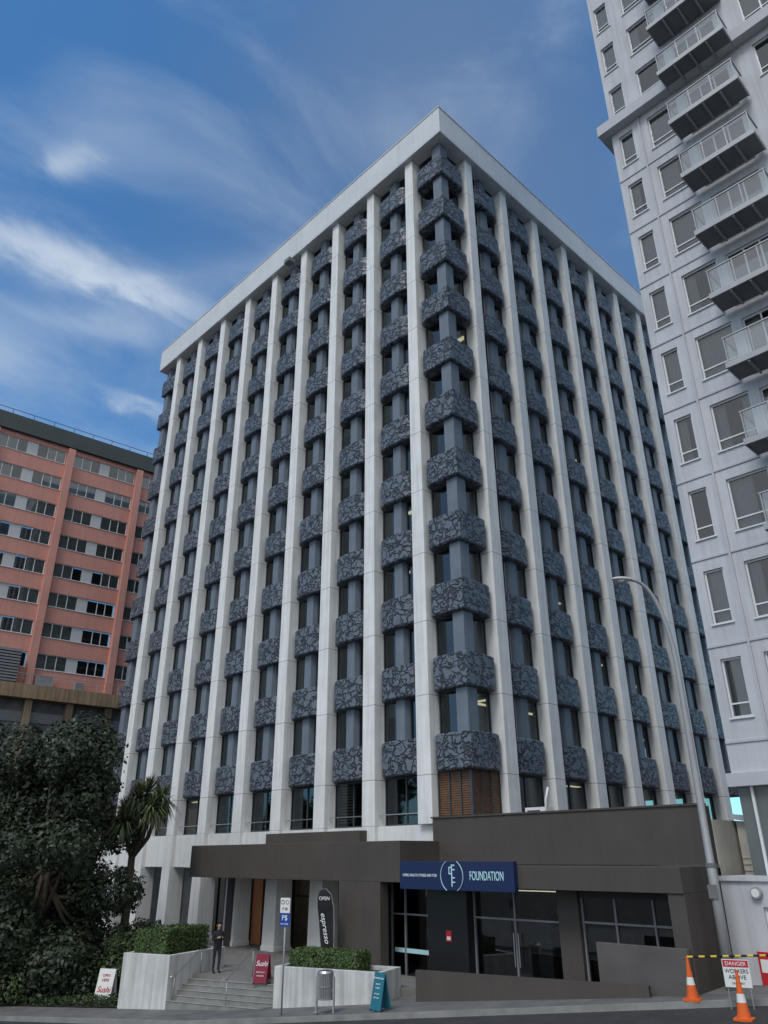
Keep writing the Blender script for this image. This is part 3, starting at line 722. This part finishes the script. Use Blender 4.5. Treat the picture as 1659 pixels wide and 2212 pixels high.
def aboard(name,lab,loc,rz,w,h,face,txt):
    A=root(name,lab,'sign',loc,rz)
    for s_ in (-1,1):
        mb=MB(); tilt=.22*h
        vs=[(-w/2,s_*tilt,.04),(w/2,s_*tilt,.04),(w/2,0+s_*.02,h),(-w/2,s_*.02,h)]
        th=.02
        mb.add(vs+[(x,y+s_*-th,z) for x,y,z in vs],[(0,1,2,3),(7,6,5,4),(0,4,5,1),(1,5,6,2),(2,6,7,3),(3,7,4,0)],0)
        mb.box(-w/2-.02,-w/2,min(s_*tilt,0),max(s_*tilt,0)+.01,.0,.03,1); mb.box(w/2,w/2+.02,min(s_*tilt,0),max(s_*tilt,0)+.01,.0,.03,1)
        obj('board',mb.mesh('board',[face,M_blk]),A)
    for (b_,sz,zf,mm) in txt:
        z=h*zf; y=-.22*h*(1-zf)-.03
        text('lettering',b_,sz,(0,y,z),0,mm,A,rot=(R(90)-math.atan(.22),0,0),ext=.003,shear=.3 if b_[0]=='S' else 0)
    return A
aboard('a_frame_sign','crimson pavement sign with white script lettering on plaza',W(-7.25,3.62,1.06),24,.55,.95,M_red,[('Sushi',.24,.68,M_text),('OPEN TODAY',.06,.4,M_text),('TAKEAWAY',.06,.28,M_text)])
aboard('a_frame_sign','white pavement sign with red script beside garden',G0(-15,3.4),30,.75,1.15,M_wsign,[('OPEN',.14,.8,M_redt),('HERE',.14,.66,M_redt),('Sushi',.3,.38,M_redt)])
aboard('a_frame_sign','teal and navy pavement sign standing near the kerb',G0(-1.0,6.4),-5,.5,1.0,M_teal,[('FOUNDATION',.07,.85,M_text),('HEALTH',.06,.7,M_text),('FITNESS',.06,.6,M_text),('OPEN 6AM',.05,.45,M_text),('JOIN NOW',.05,.35,M_text)])
FL=root('feather_flag','black feather flag on a pole outside the cafe','flag',(-4.35,-3.5,1.2),24)
mb=MB(); pts=[Vector((0,0,.0)),Vector((0,0,1.6)),Vector((-.03,0,2.3)),Vector((-.16,0,2.75)),Vector((-.4,0,2.95)),Vector((-.62,0,2.9))]
mb.tube(pts,[.018,.016,.014,.012,.01,.008],8); mb.box(-.25,.25,-.2,.2,0,.03)
obj('flag_pole',mb.mesh('flag_pole',[M_galv]),FL)
mb=MB(); Lp=[(0,.45),(0,1.2),(0,1.8),(-.03,2.3),(-.16,2.75),(-.4,2.95),(-.62,2.9)]; Rp=[(-.12+.0,.45),(-.5,.7),(-.6,1.3),(-.68,1.8),(-.72,2.3),(-.72,2.6),(-.68,2.8)]
vs=[(a,.02*math.sin(z*4),z) for a,z in Lp]+[(a,.05*math.sin(z*4+1),z) for a,z in Rp]
mb.add(vs,[(i,i+1,8+i,7+i) for i in range(6)]); obj('flag_cloth',mb.mesh('flag_cloth',[M_blk]),FL)
text('lettering','OPEN',.18,(-.42,-.06,2.6),0,M_text,FL,ext=.003)
text('lettering','espresso',.30,(-.36,-.07,1.6),0,M_text,FL,rot=(R(90),R(78),0),ext=.003,shear=.4)
text('lettering','coffee',.12,(-.3,-.07,.75),0,M_textc,FL,ext=.003)
def cone(loc,lab):
    c_=root('traffic_cone',lab,'traffic cone',loc,12,'orange traffic cones on the pavement')
    mb=MB(); mb.box(-.2,.2,-.2,.2,0,.05); z=[.05,.35,.52,.68,.98]; r=[.15,.105,.08,.058,.025]
    for i in range(4): mb.cyl((0,0,z[i]),(0,0,z[i+1]),r[i],r[i+1],20,1 if i==1 else 0,cap=(i==3))
    obj('cone_body',mb.mesh('cone_body',[M_orange,M_refl]),c_); return c_
cone(G0(8.15,6.8),'orange traffic cone with white band holding striped tape'); cone(W(9.45,8.9,gz(9.45)-.14),'orange traffic cone in front of warning sign')
mb=MB(); A=Vector(G0(8.15,6.8))+Vector((0,0,.97)); Bq=Vector(G0(12.5,6.2))+Vector((0,0,.75))
for i in range(30):
    p=A.lerp(Bq,i/30); q_=A.lerp(Bq,(i+1)/30); mb.cyl(p,q_,.025,n=8,m=i%2)
top('barrier_bar',mb.mesh('barrier_bar',[M_yel,M_blk]),'yellow and black striped barrier bar resting on cones','barrier')
DS=root('warning_sign','white warning sign with red header about workers above','sign',W(9.35,7.5,gz(9.35)-.14),24)
DS.scale=(.85,.85,.85)
mb=MB(); mb.box(-.36,.36,-.02,0,.55,1.25); obj('sign_board',mb.mesh('sign_board',[M_wsign]),DS)
mb=MB(); mb.box(-.34,.34,-.03,-.021,1.06,1.23); obj('sign_header',mb.mesh('sign_header',[M_redt]),DS)
for x in (-.3,.3):
    mb=MB(); mb.cyl((x,0,0),(x,.0,.56),.015,n=6); mb.cyl((x,.35,0),(x,.01,.9),.015,n=6)
    obj('sign_leg',mb.mesh('sign_leg',[M_galv]),DS)
text('lettering','DANGER',.14,(0,-.035,1.14),0,M_text,DS,ext=.002)
text('lettering','WORKERS',.15,(0,-.025,.95),0,M_blk,DS,ext=.003,sx=.9)
text('lettering','ABOVE',.15,(0,-.025,.8),0,M_blk,DS,ext=.003)
text('lettering','CALL FIRST',.07,(0,-.025,.65),0,M_blk,DS,ext=.003)
FLd=root('floodlight','small floodlight bracketed high on the facade','floodlight',(-13.0,-.4,43.2))
mb=MB(); mb.cyl((0,0,0),(0,-.9,.3),.04,n=8); mb.box(-.3,.3,-1.3,-.8,.15,.45); obj('lamp_housing',mb.mesh('lamp_housing',[M_slabb]),FLd)

# ================================================================ VEGETATION
def blobs(bl,n,size,m,name,parent):
    P_=[];Q_=[]
    tot=sum(r**2 for _,r in bl)
    for c_,r in bl:
        k=int(n*r*r/tot); dn=rng.normal(0,1,(k,3)); dn/=np.linalg.norm(dn,axis=1)[:,None]
        rad=r*(rng.uniform(.55,1.0,k)**.6)*(1+.18*np.sin(dn[:,0]*6+c_[0]*3)*np.cos(dn[:,1]*7+c_[2]*2))
        p=np.array(c_)+dn*rad[:,None]*np.array([1,1,.82]); P_.append(p); Q_.append(dn+np.array([0,0,.5]))
    V,F=leaves(np.concatenate(P_),np.concatenate(Q_),size,.5)
    obj(name,leafmesh(name,V,F,m),parent)
def tree(loc,h,spread,nb,n,lab,size=.13,m=M_leaf,zlow=.2,seed=1):
    rnd=random.Random(seed)
    T_=root('tree',lab,'tree',loc)
    mb=MB(); th=h*.45
    mb.tube([Vector((0,0,-.3)),Vector((.1,.05,th*.5)),Vector((.0,.1,th))],[.35,.27,.2],12)
    bl=[]
    for i in range(nb):
        a=rnd.uniform(0,2*math.pi); f=rnd.uniform(zlow,.95); prof=math.sin(min(1,(f-zlow)/(1-zlow)*.85+.15)*math.pi)
        prof=max(prof,0)**.5
        d_=spread*prof*rnd.uniform(.25,.85); r=rnd.uniform(.55,1.15)*spread*.32
        c_=(d_*math.cos(a),d_*math.sin(a),h*f-r*.3); bl.append((c_,r))
        if i%2==0:
            s0=Vector((0,.05,th*rnd.uniform(.4,1))); e_=Vector(c_); mid=(s0+e_)/2+Vector((0,0,-.2))
            mb.tube([s0,mid,e_],[.12,.08,.03],6)
    obj('trunk',mb.mesh('trunk',[M_bark],True),T_)
    blobs(bl,n,size,m,'crown',T_)
    return T_
tree((-17.6,-9.8,gz(-20)),12.1,4.6,60,56000,'large dense dark evergreen tree in the corner garden',.125,seed=3,zlow=.12)
tree((-21.5,-13.5,gz(-24)),10.8,4.2,46,38000,'dark evergreen tree standing in a clump by the plaza',.125,seed=5,zlow=.1)
tree((-22.5,-7.2,gz(-24)),9.6,3.6,36,24000,'dark evergreen tree close to the building columns',.13,seed=8,zlow=.1)
def shrub(loc,r,h,n,lab,seed,m=M_leaf2):
    rnd=random.Random(seed); s_=root('shrub',lab,'shrub',loc)
    mb=MB()
    for i in range(6):
        a=i*1.05; mb.tube([Vector((0,0,-.1)),Vector((r*.5*math.cos(a),r*.5*math.sin(a),h*.6))],[.04,.015],6)
    obj('stem',mb.mesh('stem',[M_bark]),s_)
    bl=[((rnd.uniform(-.6,.6)*r,rnd.uniform(-.6,.6)*r,h*rnd.uniform(.25,.75)),r*rnd.uniform(.3,.5)) for _ in range(12)]
    blobs(bl,n,.085,m,'foliage',s_)
for i,(e,g_,r,h) in enumerate(((-15.2,2.0,1.5,2.6),(-17.2,3.2,1.6,2.4),(-19.5,3.6,1.7,2.6),(-14.2,.6,1.2,2.2),(-21.8,3.6,1.8,2.6),(-16.5,.2,1.6,3.4))):
    shrub(G0(e,g_),r,h,8000,'rounded leafy green shrub in the garden bed',20+i,M_leaf2 if i%2==0 else M_leaf)
P_=[];Q_=[]
for _ in range(9000):
    e=random.uniform(-26,-13); g_=random.uniform(3.0,4.8); P_.append(W(e,g_,gz(e)+random.uniform(.02,.28))); Q_.append((0,0,1))
V,F=leaves(P_,Q_,.07,.5); obj('ground_cover',leafmesh('ground_cover',V,F,M_leaf2),kind='stuff')
CT=root('cabbage_tree','cabbage tree with slender trunk and spiky strap leaves','tree',(-16.5,-6.1,1.0))
mb=MB(); heads=[Vector((0,0,7.0)),Vector((.85,.3,6.5)),Vector((-.8,-.2,6.3)),Vector((.3,-.8,5.9)),Vector((-.3,.6,7.3)),Vector((.6,.9,6.9))]
mb.tube([Vector((0,0,-.3)),Vector((.1,0,2)),Vector((0,0,4.4))],[.24,.19,.16],12)
for h_ in heads: mb.tube([Vector((0,0,4.3)),Vector((h_.x*.6,h_.y*.6,5.2)),h_],[.13,.11,.08],8)
obj('trunk',mb.mesh('trunk',[M_bark],True),CT)
mb=MB()
for h_ in heads:
    for i in range(180):
        a=random.uniform(0,2*math.pi); el=random.uniform(-1.1,1.4); L0=random.uniform(.9,1.35)
        d_=Vector((math.cos(a)*math.cos(el),math.sin(a)*math.cos(el),math.sin(el))); s_=d_.cross(Vector((0,0,1))).normalized()*.04
        p0=h_; p1=h_+d_*L0*.55; p2=h_+d_*L0+Vector((0,0,-.32*L0*(1.2-abs(el)*.5)))
        mb.add([p0-s_*.6,p0+s_*.6,p1+s_,p1-s_,p2],[(0,1,2,3),(3,2,4)])
obj('crown',mb.mesh('crown',[M_palm]),CT)

# ================================================================ PERSON
PL=W(-9.9,2.95,1.2)
PR=root('person','person in dark jacket and trousers looking down at a phone','person',PL,-10)
V=[];E=[];Rr=[]
def vtx(p,r): V.append(p);Rr.append(r);return len(V)-1
def chain(start,pts):
    prev=start
    for p,r in pts:
        i=vtx(p,r); E.append((prev,i)); prev=i
    return prev
pel=vtx((0,0,.95),.14)
ch=chain(pel,[((.0,0,1.12),.135),((-.01,0,1.30),.155)])
nk=chain(ch,[((0,0,1.43),.10),((.015,0,1.50),.055),((.035,0,1.56),.065),((.045,0,1.635),.093),((.04,0,1.70),.075)])
chain(len(V)-2,[((.135,0,1.61),.016)])
for s_ in (-1,1):
    chain(pel,[((0,s_*.09,.86),.10),((.03 if s_>0 else -.02,s_*.10,.48),.062),((0 if s_>0 else -.06,s_*.10,.10),.045),((.06,s_*.11,.04),.042),((.16,s_*.12,.035),.035)])
    wr=chain(ch,[((0,s_*.17,1.38),.075),((.02,s_*.22,1.12),.05),((.20,s_*.13,1.20),.034),((.26,s_*.08,1.235),.033)])
    for k in range(4):
        chain(wr,[((.29,s_*(.07-.0),1.215+.02*k),.0085),((.325,s_*(.045),1.215+.02*k),.0085),((.315,s_*.02,1.215+.02*k),.008)])
    chain(wr,[((.27,s_*.05,1.26),.009),((.295,s_*.03,1.28),.009)])
me=bpy.data.meshes.new('body'); me.from_pydata(V,E,[])
ob=bpy.data.objects.new('body',me); col.objects.link(ob)
sk=ob.modifiers.new('s','SKIN'); sk.use_smooth_shade=True
for i,v in enumerate(me.skin_vertices[0].data): v.radius=(Rr[i],Rr[i]); v.use_root=(i==0)
sub=ob.modifiers.new('sub','SUBSURF'); sub.levels=1; sub.render_levels=1
bpy.context.view_layer.update()
dg=bpy.context.evaluated_depsgraph_get(); bme=bpy.data.meshes.new_from_object(ob.evaluated_get(dg)); bpy.data.objects.remove(ob)
M_skin=mat('skin',(.45,.27,.19),.6,.05); M_jack=mat('dark_jacket',(.02,.022,.03),.8,.2,8); M_trou=mat('dark_trousers',(.025,.026,.032),.8,.2,8)
bme.materials.clear()
for m in (M_jack,M_trou,M_skin,M_blk): bme.materials.append(m)
for p in bme.polygons:
    c_=p.center
    p.material_index=3 if c_.z<.09 else 1 if c_.z<.9 else 2 if (c_.z>1.49 or c_.x>.225) else 0
obj('body',bme,PR)
bm=bmesh.new(); bmesh.ops.create_uvsphere(bm,u_segments=16,v_segments=10,radius=.108)
dead=[v for v in bm.verts if (v.co.z<-.02 and v.co.x>-.02) or (v.co.x>.07 and v.co.z<.045)]
bmesh.ops.delete(bm,geom=dead,context='VERTS')
me=bpy.data.meshes.new('hair'); bm.to_mesh(me); bm.free(); me.materials.append(mat('dark_hair',(.015,.011,.009),.6,0)); obj('hair',me,PR,(.03,0,1.67))
for s_ in (-1,1):
    mb=MB(); mb.cyl((.128,s_*.033,1.645),(.134,s_*.033,1.645),.009,n=8); obj('eye',mb.mesh('eye',[M_blk]),PR)
    mb=MB(); mb.cyl((.04,s_*.094,1.63),(.04,s_*.108,1.63),.024,n=8); obj('ear',mb.mesh('ear',[M_skin]),PR)
mb=MB(); mb.box(.118,.13,-.025,.025,1.573,1.58); obj('mouth',mb.mesh('mouth',[M_redt]),PR)
ph=MB(); ph.box(.305,.315,-.038,.038,1.19,1.33); top('phone',ph.mesh('phone',[M_blk]),'black mobile phone held in both hands by the person','phone',loc=PL,rot=(0,0,R(-10)))

# ================================================================ CAMERA, LIGHT, SKY
cam=bpy.data.cameras.new('camera'); co=bpy.data.objects.new('camera',cam); col.objects.link(co)
cam.sensor_fit='VERTICAL'; cam.sensor_height=24; cam.lens=24*1620/2212; cam.clip_end=5000; cam.clip_start=.1
co.matrix_world=Matrix.Translation(CAM)@Matrix.Rotation(R(46),4,'Z')@Matrix.Rotation(R(90+24.66),4,'X')@Matrix.Rotation(R(-.35),4,'Z')
S.camera=co
sd=Vector((.25,-.85,1.15)).normalized()
sl=bpy.data.lights.new('sun','SUN'); sl.energy=1.5; sl.angle=R(20); sl.color=(1,.97,.93)
so=bpy.data.objects.new('sun',sl); col.objects.link(so); so.rotation_euler=sd.to_track_quat('Z','Y').to_euler()
w=bpy.data.worlds.new('World'); S.world=w; w.use_nodes=True; nt=w.node_tree; nt.nodes.clear(); L=nt.links
def mth(op,a,b2=None,c=None):
    n=N(nt,'ShaderNodeMath',operation=op)
    for i,x in enumerate((a,b2,c)):
        if x is None: continue
        if isinstance(x,(int,float)): n.inputs[i].default_value=x
        else: L.new(x,n.inputs[i])
    return n.outputs[0]
sky=N(nt,'ShaderNodeTexSky'); sky.sky_type='NISHITA'; sky.sun_disc=False
sky.sun_elevation=math.asin(sd.z); sky.sun_rotation=math.atan2(sd.x,sd.y); sky.air_density=1.0; sky.dust_density=.4; sky.ozone_density=2.0
tc=N(nt,'ShaderNodeTexCoord'); sx=N(nt,'ShaderNodeSeparateXYZ'); L.new(tc.outputs['Generated'],sx.inputs[0])
x,y,z=sx.outputs
rt=mth('ADD',mth('MULTIPLY',x,.6947),mth('MULTIPLY',y,.7193)); fw=mth('ADD',mth('MULTIPLY',x,-.7193),mth('MULTIPLY',y,.6947))
az=mth('MULTIPLY',mth('ARCTAN2',rt,fw),57.3); el=mth('MULTIPLY',mth('ARCSINE',z),57.3)
cb=N(nt,'ShaderNodeCombineXYZ'); L.new(mth('MULTIPLY',az,.02),cb.inputs[0]); L.new(mth('MULTIPLY',mth('ADD',el,mth('MULTIPLY',az,.15)),.06),cb.inputs[1])
def noise(sc,det,dist=0,vec=None,rough=.5):
    n=N(nt,'ShaderNodeTexNoise'); n.inputs['Scale'].default_value=sc; n.inputs['Detail'].default_value=det; n.inputs['Distortion'].default_value=dist; n.inputs['Roughness'].default_value=rough
    L.new(vec or cb.outputs[0],n.inputs['Vector']); return n.outputs[0]
n_w=noise(1.5,6,.6,rough=.55); n_f=noise(5,7,.6,rough=.58)
azd=mth('ADD',az,mth('MULTIPLY',mth('SUBTRACT',n_f,.5),8)); eld=mth('ADD',el,mth('MULTIPLY',mth('SUBTRACT',n_f,.5),5))
def blob(a,e,wa,we,tilt,k):
    dx=mth('SUBTRACT',azd,a); dy=mth('SUBTRACT',mth('SUBTRACT',eld,e),mth('MULTIPLY',dx,tilt))
    q_=mth('ADD',mth('POWER',mth('ABSOLUTE',mth('DIVIDE',dx,wa)),2),mth('POWER',mth('ABSOLUTE',mth('DIVIDE',dy,we)),2))
    return mth('MULTIPLY',mth('EXPONENT',mth('MULTIPLY',q_,-1)),k)
def mr_(v,a,b2,c,d):
    n=N(nt,'ShaderNodeMapRange',interpolation_type='SMOOTHSTEP'); L.new(v,n.inputs[0])
    for i,k in enumerate((a,b2,c,d)): n.inputs[i+1].default_value=k
    return n.outputs[0]
f=mth('MULTIPLY',mr_(n_w,.43,.78,0,1),.40)
wis=mth('ADD',.3,mth('MULTIPLY',n_f,1.2))
for bb in ((-32,39.6,11,1.3,-.02,.75),(-20,38.5,6,.9,-.1,.5),(-30.4,45.6,1.9,.8,.1,.5),(-33,32.5,5,2.0,0,.45),(-21,31,4,.5,0,.45),(-26,27,12,2.0,0,.3),(-28,35.5,12,1.0,.1,.3),(-12,42,10,1.6,.2,.2)):
    f=mth('ADD',f,mth('MULTIPLY',blob(*bb),wis))
f=mth('MINIMUM',f,.92)
tn=N(nt,'ShaderNodeMix',data_type='RGBA',blend_type='MULTIPLY'); tn.inputs[0].default_value=1; L.new(sky.outputs[0],tn.inputs[6]); tn.inputs[7].default_value=(.52,1.0,1.27,1)
# broad grey-blue haze behind the roof
hz=N(nt,'ShaderNodeMix',data_type='RGBA'); L.new(mth('MINIMUM',mth('ADD',blob(3,54,20,15,.2,.6),blob(20,40,12,14,0,.35)),.75),hz.inputs[0]); L.new(tn.outputs[2],hz.inputs[6]); hz.inputs[7].default_value=(1.15,1.75,2.9,1)
mx=N(nt,'ShaderNodeMix',data_type='RGBA'); L.new(f,mx.inputs[0]); L.new(hz.outputs[2],mx.inputs[6]); mx.inputs[7].default_value=(4.2,4.9,5.8,1)
# overcast half of the sky beyond the street (the real light here is soft and neutral)
back=mr_(fw,-.35,.15,1,0)
mx2=N(nt,'ShaderNodeMix',data_type='RGBA'); L.new(mth('MULTIPLY',back,.85),mx2.inputs[0]); L.new(mx.outputs[2],mx2.inputs[6]); mx2.inputs[7].default_value=(6.5,6.7,6.9,1)
bg=N(nt,'ShaderNodeBackground'); bg.inputs[1].default_value=.135; L.new(mx2.outputs[2],bg.inputs[0])
o=N(nt,'ShaderNodeOutputWorld'); L.new(bg.outputs[0],o.inputs[0])
S.view_settings.view_transform='Standard'; S.view_settings.look='None'; S.view_settings.exposure=0
